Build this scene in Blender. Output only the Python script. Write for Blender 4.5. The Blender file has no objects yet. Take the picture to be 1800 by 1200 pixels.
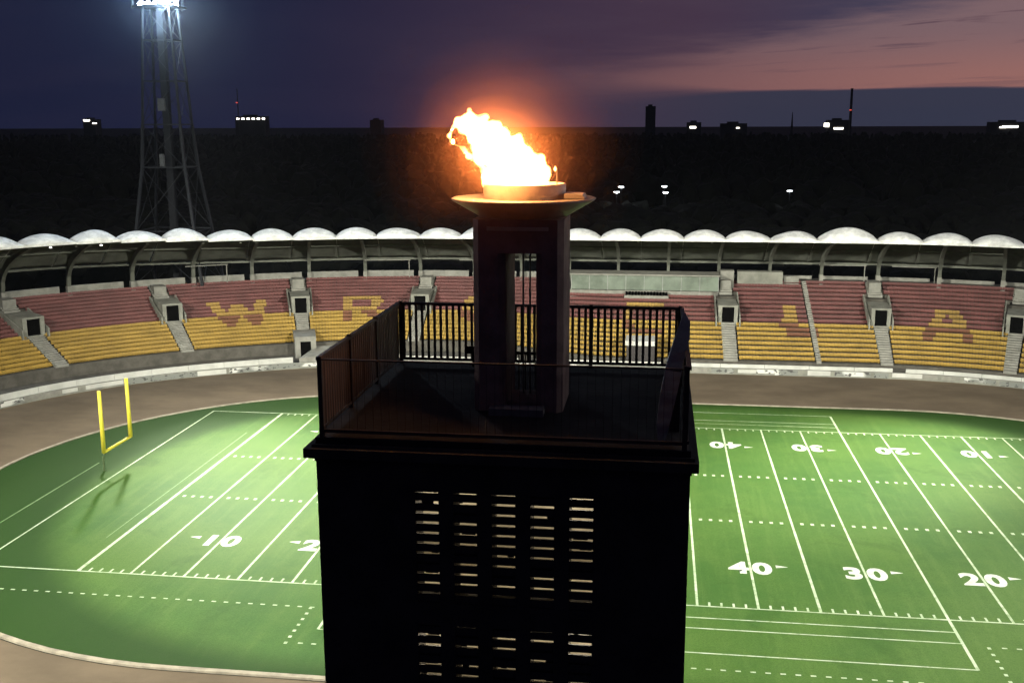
import bpy, bmesh, math, random
from mathutils import Vector, Matrix, noise
random.seed(7)
PI = math.pi
S = bpy.context.scene
COL = S.collection

# ------------------------------------------------------------------ camera
CAM = Vector((0.83, -76.0, 35.898)); YAW, PITCH, ROLL = 0.13611, -0.20231, -0.00319
fw = Vector((-math.sin(YAW)*math.cos(PITCH), math.cos(YAW)*math.cos(PITCH), math.sin(PITCH)))
rt = Vector((math.cos(YAW), math.sin(YAW), 0)); up = rt.cross(fw)
r2 = rt*math.cos(ROLL)+up*math.sin(ROLL); u2 = -rt*math.sin(ROLL)+up*math.cos(ROLL)
cam_d = bpy.data.cameras.new('camera'); cam = bpy.data.objects.new('camera', cam_d); COL.objects.link(cam)
M = Matrix((r2, u2, -fw)).transposed().to_4x4(); M.translation = CAM
cam.matrix_world = M
cam_d.sensor_width = 36; cam_d.lens = 36*1861/1800; cam_d.clip_start = .1; cam_d.clip_end = 20000
S.camera = cam

# ------------------------------------------------------------------ render / exposure
S.view_settings.view_transform = 'Standard'; S.view_settings.look = 'None'
S.view_settings.exposure = 0; S.view_settings.gamma = 1; S.view_settings.use_curve_mapping = False
cy = S.cycles
cy.use_denoising = True; cy.sample_clamp_indirect = 4; cy.max_bounces = 6; cy.diffuse_bounces = 3
cy.glossy_bounces = 2; cy.volume_bounces = 0; cy.transparent_max_bounces = 8; cy.caustics_reflective = False; cy.caustics_refractive = False

# ------------------------------------------------------------------ world: sky after sunset, afterglow low in the north-east
class NT:
    def __init__(s, tree): s.t = tree; s.n = tree.nodes; s.l = tree.links
    def node(s, typ, **kw):
        n = s.n.new(typ)
        for k, v in kw.items(): setattr(n, k, v)
        return n
    def put(s, sock, v):
        if hasattr(v, 'is_output'): s.l.new(v, sock)
        elif isinstance(v, (tuple, list)) and len(v) == 3 and sock.type == 'RGBA': sock.default_value = (*v, 1)
        else: sock.default_value = v
    def math(s, op, a, b=None, c=None, clamp=False):
        n = s.node('ShaderNodeMath', operation=op, use_clamp=clamp)
        for i, v in enumerate((a, b, c)):
            if v is not None: s.put(n.inputs[i], v)
        return n.outputs[0]
    def step(s, v, a, b, x=0., y=1.):
        n = s.node('ShaderNodeMapRange', interpolation_type='SMOOTHSTEP')
        s.put(n.inputs[0], v)
        for i, q in enumerate((a, b, x, y)): s.put(n.inputs[1+i], q)
        return n.outputs[0]
    def mix(s, f, a, b, typ='MIX'):
        n = s.node('ShaderNodeMix', data_type='RGBA', blend_type=typ)
        s.put(n.inputs[0], f); s.put(n.inputs[6], a); s.put(n.inputs[7], b)
        return n.outputs[2]
    def noise(s, vec, scale, detail=4, rough=.55, dist=0.):
        n = s.node('ShaderNodeTexNoise')
        if vec is not None: s.l.new(vec, n.inputs['Vector'])
        n.inputs['Scale'].default_value = scale; n.inputs['Detail'].default_value = detail
        n.inputs['Roughness'].default_value = rough; n.inputs['Distortion'].default_value = dist
        return n.outputs[0]
    def comb(s, x, y, z):
        n = s.node('ShaderNodeCombineXYZ'); s.put(n.inputs[0], x); s.put(n.inputs[1], y); s.put(n.inputs[2], z); return n.outputs[0]

W = bpy.data.worlds.new('World'); S.world = W; W.use_nodes = True
w = NT(W.node_tree); w.n.clear()
tc = w.node('ShaderNodeTexCoord'); sep = w.node('ShaderNodeSeparateXYZ'); w.l.new(tc.outputs['Generated'], sep.inputs[0])
dx, dy, dz = sep.outputs
az = w.math('ARCTAN2', dx, dy)                                  # 0 along the depth of the pitch
cl = w.comb(w.math('MULTIPLY', az, 5.0), w.math('MULTIPLY', dz, 42.0), 0.3)
n1 = w.noise(cl, 1.0, 6, .6, .4)
cl2 = w.comb(w.math('MULTIPLY', az, 3.6), w.math('MULTIPLY', w.math('SUBTRACT', dz, w.math('MULTIPLY', az, .05)), 70.0), 4.1)
n2 = w.noise(cl2, 1.6, 5, .6, .6)
# overall twilight: deep blue, warmer towards the afterglow
tw = w.step(az, -.42, .05)
base = w.mix(tw, (.0085, .0115, .039), (.056, .032, .060))
base = w.mix(w.step(az, .0, .26), base, (.042, .044, .088))
rear = w.math('ABSOLUTE', w.math('SUBTRACT', az, .3))
base = w.mix(w.step(rear, .5, 1.6), base, (.0100, .0115, .030))
up_ = w.mix(w.step(dz, .06, .5), base, (.012, .0145, .038))
up_ = w.mix(w.math('MULTIPLY', w.math('MULTIPLY', w.step(n1, .35, .75), w.step(az, -.35, .1, .15, 1.)), .25), up_, (.085, .06, .09))
# afterglow between the low cloud bank and the cloud deck above
zu = w.math('ADD', w.math('MULTIPLY_ADD', az, .17, .059), w.math('ADD', w.math('MULTIPLY', w.math('SUBTRACT', n1, .5), .045), w.math('MULTIPLY', w.math('SUBTRACT', n2, .5), .03)))
zn = w.math('SUBTRACT', dz, zu)
soft = w.step(az, -.25, .12, .045, .015)
hi = w.step(w.math('DIVIDE', zn, soft), -1., 1., 1., 0.)
lowb = w.math('ADD', .0285, w.math('MULTIPLY', w.math('SUBTRACT', n2, .5), .004))
lo = w.step(dz, w.math('SUBTRACT', lowb, w.step(az, -.1, .1, .02, .0015)), w.math('ADD', lowb, w.step(az, -.1, .1, .02, .0015)))
band = w.math('MULTIPLY', hi, lo)
azs = w.step(az, -.30, .34)
far = w.step(az, .8, 1.8, 1., 0.)
amt = w.math('MULTIPLY', w.math('MULTIPLY', band, azs), far)
gl = w.mix(w.step(dz, .03, .085), (.31, .140, .125), (.20, .122, .135))
gl = w.mix(w.math('MULTIPLY', w.step(n2, .56, .66), w.step(dz, .045, .075, .35, .9)), gl, (.115, .065, .085))
sky = w.mix(amt, up_, gl)
# below the band, the bank of cloud on the horizon
bank = w.math('MULTIPLY', w.math('SUBTRACT', 1., lo), w.step(az, -.15, .1))
sky = w.mix(w.math('MULTIPLY', bank, .85), sky, (.030, .035, .062))
ni = w.node('ShaderNodeTexSky'); ni.sky_type = 'NISHITA'; ni.sun_disc = False
ni.sun_elevation = math.radians(-4); ni.sun_rotation = math.radians(35)
nis = w.mix(1.0, ni.outputs[0], (.02, .02, .02), 'MULTIPLY')
sky = w.mix(1.0, sky, nis, 'ADD')
bg = w.node('ShaderNodeBackground'); w.l.new(sky, bg.inputs[0]); bg.inputs[1].default_value = 1.0
wo = w.node('ShaderNodeOutputWorld'); w.l.new(bg.outputs[0], wo.inputs[0])

# ------------------------------------------------------------------ helpers
def mat(name, col, rough=.8, var=.25, scale=3., bump=0., spec=.3, metal=0., col2=None, stretch=(1, 1, 1), detail=5):
    m = bpy.data.materials.new(name); m.use_nodes = True; t = NT(m.node_tree)
    b = t.n['Principled BSDF']
    tcn = t.node('ShaderNodeTexCoord'); mp = t.node('ShaderNodeMapping'); t.l.new(tcn.outputs['Object'], mp.inputs[0])
    mp.inputs['Scale'].default_value = stretch
    f = t.noise(mp.outputs[0], scale, detail, .62)
    c2 = col2 or tuple(c*(1-var) for c in col)
    c1 = tuple(min(1, c*(1+var*.6)) for c in col) if not col2 else col
    t.l.new(t.mix(t.step(f, .3, .7), c2, c1), b.inputs['Base Color'])
    b.inputs['Roughness'].default_value = rough; b.inputs['Specular IOR Level'].default_value = spec; b.inputs['Metallic'].default_value = metal
    if bump:
        bp = t.node('ShaderNodeBump'); bp.inputs['Strength'].default_value = bump; bp.inputs['Distance'].default_value = .05
        t.l.new(t.noise(mp.outputs[0], scale*6, 4, .6), bp.inputs['Height']); t.l.new(bp.outputs[0], b.inputs['Normal'])
    return m
def emat(name, col, strength):
    m = bpy.data.materials.new(name); m.use_nodes = True; t = NT(m.node_tree); b = t.n['Principled BSDF']
    b.inputs['Base Color'].default_value = (.2, .2, .2, 1); b.inputs['Emission Color'].default_value = (*col, 1); b.inputs['Emission Strength'].default_value = strength
    return m

class MB:
    def __init__(s): s.v = []; s.f = []; s.m = []
    def face(s, pts, m=0):
        i = len(s.v); s.v += [tuple(p) for p in pts]; s.f.append(tuple(range(i, i+len(pts)))); s.m.append(m)
    def hexa(s, p, m=0):      # p: 4 bottom, 4 top
        i = len(s.v); s.v += [tuple(q) for q in p]
        for f in ((3, 2, 1, 0), (4, 5, 6, 7), (0, 1, 5, 4), (1, 2, 6, 5), (2, 3, 7, 6), (3, 0, 4, 7)):
            s.f.append(tuple(i+k for k in f)); s.m.append(m)
        return s
    def box(s, x0, x1, y0, y1, z0, z1, m=0):
        return s.hexa([(x0, y0, z0), (x1, y0, z0), (x1, y1, z0), (x0, y1, z0), (x0, y0, z1), (x1, y0, z1), (x1, y1, z1), (x0, y1, z1)], m)
    def tube(s, a, b, r0, r1=None, n=8, m=0, cap=True):
        r1 = r0 if r1 is None else r1; a = Vector(a); b = Vector(b); d = (b-a).normalized()
        x = d.orthogonal().normalized(); y = d.cross(x); i = len(s.v)
        for c, r in ((a, r0), (b, r1)):
            for k in range(n):
                t = 2*PI*k/n; s.v.append(tuple(c+x*math.cos(t)*r+y*math.sin(t)*r))
        for k in range(n):
            s.f.append((i+k, i+(k+1) % n, i+n+(k+1) % n, i+n+k)); s.m.append(m)
        if cap:
            s.f.append(tuple(i+n-1-k for k in range(n))); s.m.append(m); s.f.append(tuple(i+n+k for k in range(n))); s.m.append(m)
        return s
    def bar(s, a, b, w_, h_, m=0, upv=(0, 0, 1)):
        a = Vector(a); b = Vector(b); d = (b-a).normalized(); u = Vector(upv)
        if abs(d.dot(u)) > .98: u = Vector((1, 0, 0))
        x = d.cross(u).normalized()*w_/2; y = x.normalized().cross(d).normalized()*h_/2
        s.hexa([a-x-y, a+x-y, a+x+y, a-x+y, b-x-y, b+x-y, b+x+y, b-x+y], m); return s
    def lathe(s, prof, c=(0, 0, 0), n=40, m=0):
        i = len(s.v)
        for r, z in prof:
            for k in range(n):
                t = 2*PI*k/n; s.v.append((c[0]+r*math.cos(t), c[1]+r*math.sin(t), c[2]+z))
        for j in range(len(prof)-1):
            for k in range(n):
                s.f.append((i+j*n+k, i+j*n+(k+1) % n, i+(j+1)*n+(k+1) % n, i+(j+1)*n+k)); s.m.append(m)
        return s
    def mesh(s, name):
        me = bpy.data.meshes.new(name); me.from_pydata(s.v, [], s.f); me.polygons.foreach_set('material_index', s.m); me.update(); return me
    def build(s, name, mats, parent=None, smooth=False, fix=True):
        me = s.mesh(name)
        if fix:
            bm = bmesh.new(); bm.from_mesh(me); bmesh.ops.recalc_face_normals(bm, faces=bm.faces); bm.to_mesh(me); bm.free()
        for q in (mats if isinstance(mats, (list, tuple)) else [mats]): me.materials.append(q)
        if smooth: me.polygons.foreach_set('use_smooth', [True]*len(me.polygons))
        return link(name, me, parent)
def link(name, data, parent=None):
    o = bpy.data.objects.new(name, data); COL.objects.link(o)
    if parent:
        o.parent = parent
        o.matrix_parent_inverse = Matrix.Identity(4) if parent.parent else Matrix.Translation(parent.location).inverted()
    return o
def tag(o, label=None, cat=None, group=None, kind=None):
    for k, v in (('label', label), ('category', cat), ('group', group), ('kind', kind)):
        if v: o[k] = v
    return o
def thing(name, loc, label, cat, group=None):
    o = link(name, None); o.location = loc; o.empty_display_size = .5
    return tag(o, label, cat, group)
def sub(name, parent):        # an Empty grouping the pieces of a part
    o = bpy.data.objects.new(name, None); COL.objects.link(o); o.parent = parent
    o.matrix_parent_inverse = Matrix.Translation(parent.location).inverted(); o.empty_display_size = .3
    return o
def smooth01(x): x = max(0, min(1, x)); return x*x*(3-2*x)
def lerp(a, b, t): return a+(b-a)*t

# stadium curve: s runs along the far side (metres at R = 70), R is the distance from the oval's spine
YC, XS = 22.9, 31.0
def SP(s, R, z=0.):
    R = R+(2.2*smooth01((-s-62)/45) if R > 50 else 0)
    a = max(0, abs(s)-XS)/70.0; sg = 1 if s >= 0 else -1
    return Vector((sg*(min(abs(s), XS)+R*math.sin(a)), YC+R*math.cos(a), z))
def oval(R, z=0., n=48):
    pts = []
    for k in range(n+1):
        a = PI*k/n; pts.append((XS+R*math.sin(a), YC+R*math.cos(a), z))
    for k in range(n+1):
        a = PI*k/n; pts.append((-XS-R*math.sin(a), YC-R*math.cos(a), z))
    return pts
def ring(mb, Ra, za, Rb, zb, m=0):
    A, B = oval(Ra, za), oval(Rb, zb); n = len(A); i = len(mb.v); mb.v += A+B
    for k in range(n):
        j = (k+1) % n; mb.f.append((i+k, i+j, i+n+j, i+n+k)); mb.m.append(m)

# ------------------------------------------------------------------ materials
def turf_material():
    m = bpy.data.materials.new('turf'); m.use_nodes = True; t = NT(m.node_tree); b = t.n['Principled BSDF']
    tcn = t.node('ShaderNodeTexCoord'); o = tcn.outputs['Object']; sp = t.node('ShaderNodeSeparateXYZ'); t.l.new(o, sp.inputs[0])
    big = t.noise(o, .055, 4, .6); mid = t.noise(o, .5, 5, .65); fine = t.noise(o, 9, 3, .7)
    c = t.mix(t.step(big, .35, .68), (.046, .112, .024), (.074, .140, .028))
    band = t.math('SINE', t.math('MULTIPLY', sp.outputs[0], PI/4.572))
    c = t.mix(t.math('MULTIPLY', t.step(band, -.25, .25), .16), c, (.10, .19, .04))                      # turf laid in alternating strips
    c = t.mix(t.math('MULTIPLY', t.step(mid, .4, .75), .45), c, (.085, .150, .034))
    mpz = t.node('ShaderNodeMapping'); t.l.new(o, mpz.inputs[0]); mpz.inputs['Scale'].default_value = (1.1, .07, 1)
    streak = t.noise(mpz.outputs[0], 1.0, 5, .65, .3); patch = t.noise(o, .16, 6, .7, .5)
    c = t.mix(t.math('MULTIPLY', t.step(streak, .45, .72), .38), c, (.105, .175, .045))                   # groomed pile
    c = t.mix(t.math('MULTIPLY', t.step(patch, .52, .70), .45), c, (.030, .078, .014))                   # wetter, darker patches
    c = t.mix(t.math('MULTIPLY', t.step(fine, .35, .7), .4), c, (.022, .070, .012))
    dxx = t.math('MAXIMUM', t.math('SUBTRACT', t.math('ABSOLUTE', sp.outputs[0]), 20.5), 0.); dyy = t.math('SUBTRACT', sp.outputs[1], YC)
    dd = t.math('SQRT', t.math('ADD', t.math('MULTIPLY', dxx, dxx), t.math('MULTIPLY', dyy, dyy)))
    c = t.mix(t.math('MULTIPLY', t.step(t.math('ADD', dd, t.math('MULTIPLY', big, 1.5)), 33.8, 38.0), .9), c, (.016, .046, .007))   # older natural grass verge
    t.l.new(c, b.inputs['Base Color']); b.inputs['Roughness'].default_value = .65; b.inputs['Specular IOR Level'].default_value = .05
    bp = t.node('ShaderNodeBump'); bp.inputs['Strength'].default_value = .55; bp.inputs['Distance'].default_value = .04
    t.l.new(t.noise(o, 14, 4, .7), bp.inputs['Height']); t.l.new(bp.outputs[0], b.inputs['Normal'])
    return m
M_turf = turf_material()
def line_material():
    m = bpy.data.materials.new('line_paint'); m.use_nodes = True; t = NT(m.node_tree); b = t.n['Principled BSDF']; tcn = t.node('ShaderNodeTexCoord'); o = tcn.outputs['Object']
    c = t.mix(t.step(t.noise(o, .5, 4, .6), .35, .7), (.36, .46, .28), (.52, .60, .44))
    c = t.mix(t.math('MULTIPLY', t.step(t.noise(o, 1.3, 6, .75), .47, .66), .62), c, (.10, .19, .05))
    t.l.new(c, b.inputs['Base Color']); b.inputs['Roughness'].default_value = .8; return m
M_line = line_material()
M_num = mat('numeral_paint', (.58, .64, .53), .7, .3, 1.1)
M_faint = mat('worn_line_paint', (.16, .26, .11), .8, .3, 2)
M_ground = mat('dark_ground', (.018, .02, .014), .95, .4, .02)
M_track = mat('shale_track', (.140, .106, .070), .9, .22, .12, .25, .2, stretch=(1, 1.6, 1), detail=8)
M_kerb = mat('kerb_concrete', (.33, .29, .22), .8, .3, .9)
M_conc = mat('stand_concrete', (.24, .24, .205), .85, .25, .6, .15)
M_conc2 = mat('pale_concrete', (.25, .245, .215), .8, .22, .8, .1)
M_red = mat('red_seat_plastic', (.140, .047, .043), .55, .25, .35)
M_yel = mat('yellow_seat_plastic', (.34, .215, .038), .55, .2, .35)
M_letr = mat('faded_red_seat', (.17, .068, .034), .6, .2, .35)
M_lety = mat('faded_yellow_seat', (.33, .205, .050), .6, .2, .35)
M_mem = mat('white_membrane', (.82, .82, .78), .6, .26, .8)
M_steel = mat('grey_steel', (.30, .31, .29), .5, .2, 1.2, 0, .4)
M_dark = mat('flat_black', (.004, .004, .004), 1., .2, 2, spec=0.)
M_panel = mat('white_panel', (.52, .52, .48), .6, .15, .5)
M_glass = mat('green_glass', (.185, .215, .18), .15, .3, .35, 0, .6)
M_post = mat('yellow_paint', (.80, .66, .07), .45, .08, 2)
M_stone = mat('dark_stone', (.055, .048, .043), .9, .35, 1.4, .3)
M_rail = mat('dark_iron', (.055, .042, .036), .55, .3, 4)
M_torch = mat('torch_stone', (.30, .19, .155), .8, .3, 2.2, .2)
M_bowl = mat('bowl_metal', (.50, .42, .34), .45, .2, 3)
M_mast = mat('mast_steel', (.018, .020, .024), .5, .25, 1)
M_cab = mat('cabinet_paint', (.10, .105, .11), .6)
M_leaf = mat('night_foliage', (.005, .006, .0035), .95, .5, .3)
M_city = mat('distant_wall', (.05, .05, .055), .9, .3, .02)
M_lamp = emat('flood_lamp', (.85, .93, 1.0), 160)
M_citylight = emat('city_light', (1, .92, .78), 9)
M_citywhite = emat('street_light', (.9, .97, 1), 25)
M_redlight = emat('red_beacon', (1, .12, .08), .8)
M_down = emat('downlight', (1, .98, .9), 5)
def print_material():
    m = bpy.data.materials.new('banner_print'); m.use_nodes = True; t = NT(m.node_tree); b = t.n['Principled BSDF']
    tcn = t.node('ShaderNodeTexCoord'); mp = t.node('ShaderNodeMapping'); t.l.new(tcn.outputs['Object'], mp.inputs[0])
    mp.inputs['Scale'].default_value = (1.3, 1.3, 2.4)
    f = t.noise(mp.outputs[0], 1.1, 3, .5); g = t.noise(tcn.outputs['Object'], .12, 2, .5)
    c = t.mix(t.step(g, .47, .50), (.62, .62, .58), (.20, .21, .19))
    t.l.new(t.mix(t.step(f, .56, .60), c, (.07, .07, .065)), b.inputs['Base Color']); b.inputs['Roughness'].default_value = .6
    return m
M_print = print_material()

# ------------------------------------------------------------------ ground, track, pitch
g = MB(); g.face([(-9000, -900, 0), (9000, -900, 0), (9000, 12000, 0), (-9000, 12000, 0)])
tag(g.build('ground', M_ground), kind='structure')
tr = MB(); ring(tr, 37.4, .012, 58.5, .012); tag(tr.build('track', M_track), kind='structure')
kb = MB(); ring(kb, 36.85, .02, 36.85, .13); ring(kb, 36.85, .13, 37.25, .13); ring(kb, 37.25, .13, 37.3, .005)
tag(kb.build('kerb', M_kerb, fix=False), kind='structure')
pm = MB(); pm.face(oval(36.86, .03)); pitch = tag(pm.build('pitch', M_turf), kind='structure')
if pitch.data.polygons[0].normal.z < 0: pitch.data.flip_normals()
ZL = .036; YD = .9144; FW = 48.77
def strip(name, pts_w, m=M_line, parent=pitch, z=ZL):
    mb = MB()
    for (x0, y0, x1, y1, wd) in pts_w:
        a = Vector((x0, y0, z)); b = Vector((x1, y1, z)); n = (b-a).cross(Vector((0, 0, 1))).normalized()*wd/2
        mb.face([a-n, b-n, b+n, a+n])
    o = mb.build(name, m, parent, fix=False)
    for p in o.data.polygons:
        if p.normal.z < 0: p.flip()
    return o
def rag(x0, y0, x1, y1, wd, n=6):   # slightly uneven painted line
    out = []
    for k in range(n):
        t0, t1 = k/n, (k+1)/n; out.append((lerp(x0, x1, t0), lerp(y0, y1, t0), lerp(x0, x1, t1), lerp(y0, y1, t1), wd*random.uniform(.86, 1.1)))
    return out
for y in range(-50, 51, 5):
    wd = .34 if abs(y) == 50 else .21
    ext = 7.4 if abs(y) == 25 else 0
    strip('yard_line', rag(y*YD, -ext, y*YD, FW+(7.0 if ext else 0), wd, 9))
for sx in (-1, 1): strip('end_line', rag(sx*54.86, 0, sx*54.86, FW, .17, 9))
for y in (0, FW): strip('sideline', rag(-54.9, y, 54.9, y, .15, 16), z=ZL+.004)
for y in (-2.0, -3.7, -7.4, FW+1.9, FW+3.4, FW+7.0): strip('team_area_line', rag(-22.86, y, 22.86, y, .13, 8), z=ZL+.008)
tk = []
for k in range(-49, 50):
    if k % 5 == 0: continue
    x = k*YD
    for y0, y1 in ((.12, .72), (17.95, 18.4), (30.8, 31.3), (FW-.72, FW-.12)): tk.append((x, y0, x, y1, .17 if y0 < 1 or y0 > 40 else .3))
tag(strip('hash_marks', tk), kind='stuff')
dt = []
x = -54
while x < 54:
    if abs(x) > 24.6: dt.append((x, -4.0, x+.36, -4.0, .16))
    if abs(x) < 24.6: dt.append((x, -9.6, x+.36, -9.6, .16))
    x += .98
for sx in (-1, 1):
    for k in range(7): dt.append((sx*24.5, -4.0-k*.92, sx*24.5, -4.3-k*.92, .24))
tag(strip('dotted_line', dt), kind='stuff')
strip('worn_line', rag(-58.6, 8, -58.6, 27, .14, 7), M_faint)
strip('worn_line', rag(-47, 7, -47, 40, .10, 6), M_faint)
def numeral(txt, x, y, rot=0, arrow=0):
    cu = bpy.data.curves.new('numeral', 'FONT'); cu.body = txt; cu.size = 3.15; cu.align_x = 'CENTER'; cu.align_y = 'CENTER'; cu.offset = .13; cu.space_character = 1.22; cu.resolution_u = 4
    t = bpy.data.objects.new('tmp', cu); COL.objects.link(t); bpy.context.view_layer.update()
    me = bpy.data.meshes.new_from_object(t.evaluated_get(bpy.context.evaluated_depsgraph_get())); bpy.data.objects.remove(t)
    for v in me.vertices: v.co.x *= .98
    me.materials.clear(); me.materials.append(M_num)
    o = link('numeral', me, pitch); o.location = (x, y, ZL+.010); o.rotation_euler.z = rot
    if arrow:
        mb = MB(); ay = y+(.65 if rot == 0 else -.65); mb.face([(x+arrow*2.1, ay-.28, ZL+.01), (x+arrow*3.1, ay, ZL+.01), (x+arrow*2.1, ay+.28, ZL+.01)])
        q = mb.build('direction_arrow', M_num, pitch, fix=False)
        if q.data.polygons[0].normal.z < 0: q.data.flip_normals()
for k in range(-4, 5):
    n = 50-abs(k)*10; ar = 0 if k == 0 else (1 if k > 0 else -1)
    numeral(str(n), k*10*YD, 7.5, 0, ar); numeral(str(n), k*10*YD, 42.1, PI, ar)

# ------------------------------------------------------------------ grandstand
S0, S1, NR, NY = -124, 84, 18, 8
def prof(s):
    b = smooth01((s+30)/25)
    return lerp(61, 58, b), lerp(2.6, 1.3, b), lerp(81, 79, b), lerp(9.8, 10.4, b)
def row(s, i):           # nose of row i (may be fractional)
    R0, z0, R1, z1 = prof(s); return lerp(R0, R1, i/NR), lerp(z0, z1, i/NR)
stand = thing('grandstand', (0, 85, 0), 'curved concrete grandstand with red upper and yellow lower seat rows behind the track', 'grandstand')
AISLES = [(-117, 1), (-97, 1), (-77, 1), (-57, 1), (-37.5, 1), (-14.5, 0), (12.2, 1), (25.0, 2), (35.4, 1), (55.2, 1), (75, 1)]   # s, has doorway (2: narrow stair)
t = MB(); ss = [S0+k*1.6 for k in range(int((S1-S0)/1.6)+1)]
for a, b in zip(ss, ss[1:]):
    for i in range(NR):
        (Ra, za), (Rb, zb) = row(a, i), row(b, i); (Ra2, za2), (Rb2, zb2) = row(a, i+1), row(b, i+1)
        t.face([SP(a, Ra, za), SP(b, Rb, zb), SP(b, Rb2, zb), SP(a, Ra2, za)])
        t.face([SP(a, Ra2, za), SP(b, Rb2, zb), SP(b, Rb2, zb2), SP(a, Ra2, za2)])
    (Ra, za), (Rb, zb) = row(a, 0), row(b, 0); (Ra2, za2), (Rb2, zb2) = row(a, NR), row(b, NR)
    t.face([SP(a, Ra, .9), SP(b, Rb, .9), SP(b, Rb, zb), SP(a, Ra, za)])
    t.face([SP(a, 56.0, .55), SP(b, 56.0, .55), SP(b, Rb, .9), SP(a, Ra, .9)])            # apron in front of the seats
    t.face([SP(a, Ra2, za2), SP(b, Rb2, zb2), SP(b, 82.5, zb2), SP(a, 82.5, za2)])         # top walkway
    t.face([SP(a, 82.5, za2), SP(b, 82.5, zb2), SP(b, 82.5, 0), SP(a, 82.5, 0)])
t.build('terrace', mat('old_terrace', (.095, .088, .074), .9, .3, .7), stand, fix=False)

def seg_in(px, py, ax, ay, bx, by, w2):
    d = (bx-ax)**2+(by-ay)**2; u = max(0, min(1, ((px-ax)*(bx-ax)+(py-ay)*(by-ay))/d)) if d else 0
    return math.hypot(px-ax-u*(bx-ax), py-ay-u*(by-ay)) < w2
# letters laid out in seats: centre s, width, stroke list in unit box (0..1 across, 0..1 up)
LET = [(-66.6, 8.6, 'W', [(.06, 1, .27, .06), (.27, .06, .5, .78), (.5, .78, .76, .06), (.76, .06, .94, 1)], .105),
       (-46.9, 6.2, 'R', [(.12, 0, .12, 1), (.12, .95, .72, .95), (.72, .95, .9, .74), (.9, .74, .72, .5), (.72, .5, .12, .5), (.5, .48, .92, .0)], .125),
       (-27.0, 7.0, 'O', [(.1, .2, .1, .8), (.1, .8, .3, 1), (.3, 1, .7, 1), (.7, 1, .9, .8), (.9, .8, .9, .2), (.9, .2, .7, 0), (.7, 0, .3, 0), (.3, 0, .1, .2)], .12),
       (-1.0, 6.6, 'C', [(.1, .2, .1, .8), (.1, .8, .3, 1), (.3, 1, .9, 1), (.1, .2, .3, 0), (.3, 0, .9, 0)], .12),
       (23.0, 5.6, 'L', [(.30, 0, .30, 1), (.34, 0, .34, 1), (.30, .06, .95, .06), (.06, .36, .3, .5)], .12),
       (45.5, 7.2, 'A', [(.05, 0, .42, 1), (.42, 1, .58, 1), (.58, 1, .95, 0), (.25, .36, .75, .36)], .115),
       (65.5, 8.6, 'W', [(.06, 1, .27, .06), (.27, .06, .5, .78), (.5, .78, .76, .06), (.76, .06, .94, 1)], .105)]
def in_letter(s, i):
    for c, wd, ch, st, w2 in LET:
        u = (s-c)/wd+.5; v = (i-(NY-3.0))/6.4
        if -.02 < u < 1.02 and -.05 < v < 1.05:
            asp = 1.0
            for ax, ay, bx, by in st:
                if seg_in(u*asp, v, ax*asp, ay, bx*asp, by, w2): return True
    return False
def in_portal(s, i):
    for a, k in AISLES:
        if k == 1 and abs(s-a) < 1.8 and 7.4 < i < 15: return True
        if k == 1 and abs(s-a) < 1.15: return True
        if k == 0 and abs(s-a) < 1.1: return True
        if k == 2 and abs(s-a) < .45: return True
    return False
NPB = ((-13.2, 11.2),)      # press box takes the top rows here
bounds = [S0+1]+[a for a, k in AISLES]+[S1-1]
pieces = 0
for q in range(len(bounds)-1):
    b0, b1 = bounds[q], bounds[q+1]
    if b1-b0 < 2: continue
    sec = sub('seating_block', stand)
    for i in range(NR):
        if i == NR: continue
        mb = MB(); s = b0+.3
        while s < b1-.3:
            s0, s1 = s, s+.46; s += .5; sm = (s0+s1)/2
            if in_portal(sm, i) or (-14 < sm < 11.6 and i > 13): continue
            R, z = row(sm, i); dR = (row(sm, i+1)[0]-R)
            lt = in_letter(sm, i); red = (i >= NY) != lt
            mm = (0 if red else 1)+(2 if lt else 0)
            j = random.uniform(-.015, .015)
            ra, rb, rc = R+dR*.34+j, R+dR*.66+j, R+dR*.72+j; zs = z+.36+j
            P = [SP(s0, ra, zs), SP(s1, ra, zs), SP(s1, rb, zs-.03), SP(s0, rb, zs-.03)]
            B = [SP(s0, ra, zs-.09), SP(s1, ra, zs-.09)]
            T = [SP(s1, rc, zs+.30), SP(s0, rc, zs+.30)]
            K = [SP(s1, rc+.05, zs+.28), SP(s0, rc+.05, zs+.28), SP(s1, rc+.05, z+.05), SP(s0, rc+.05, z+.05)]
            n = len(mb.v); mb.v += [tuple(v) for v in P+B+T+K]
            for f in ((0, 1, 2, 3), (4, 5, 1, 0), (3, 2, 6, 7), (7, 6, 8, 9), (9, 8, 10, 11)): mb.f.append(tuple(n+k for k in f)); mb.m.append(mm)
        if mb.f: mb.build('seat_row', [M_red, M_yel, M_letr, M_lety], sec, fix=False); pieces += 1

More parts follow.
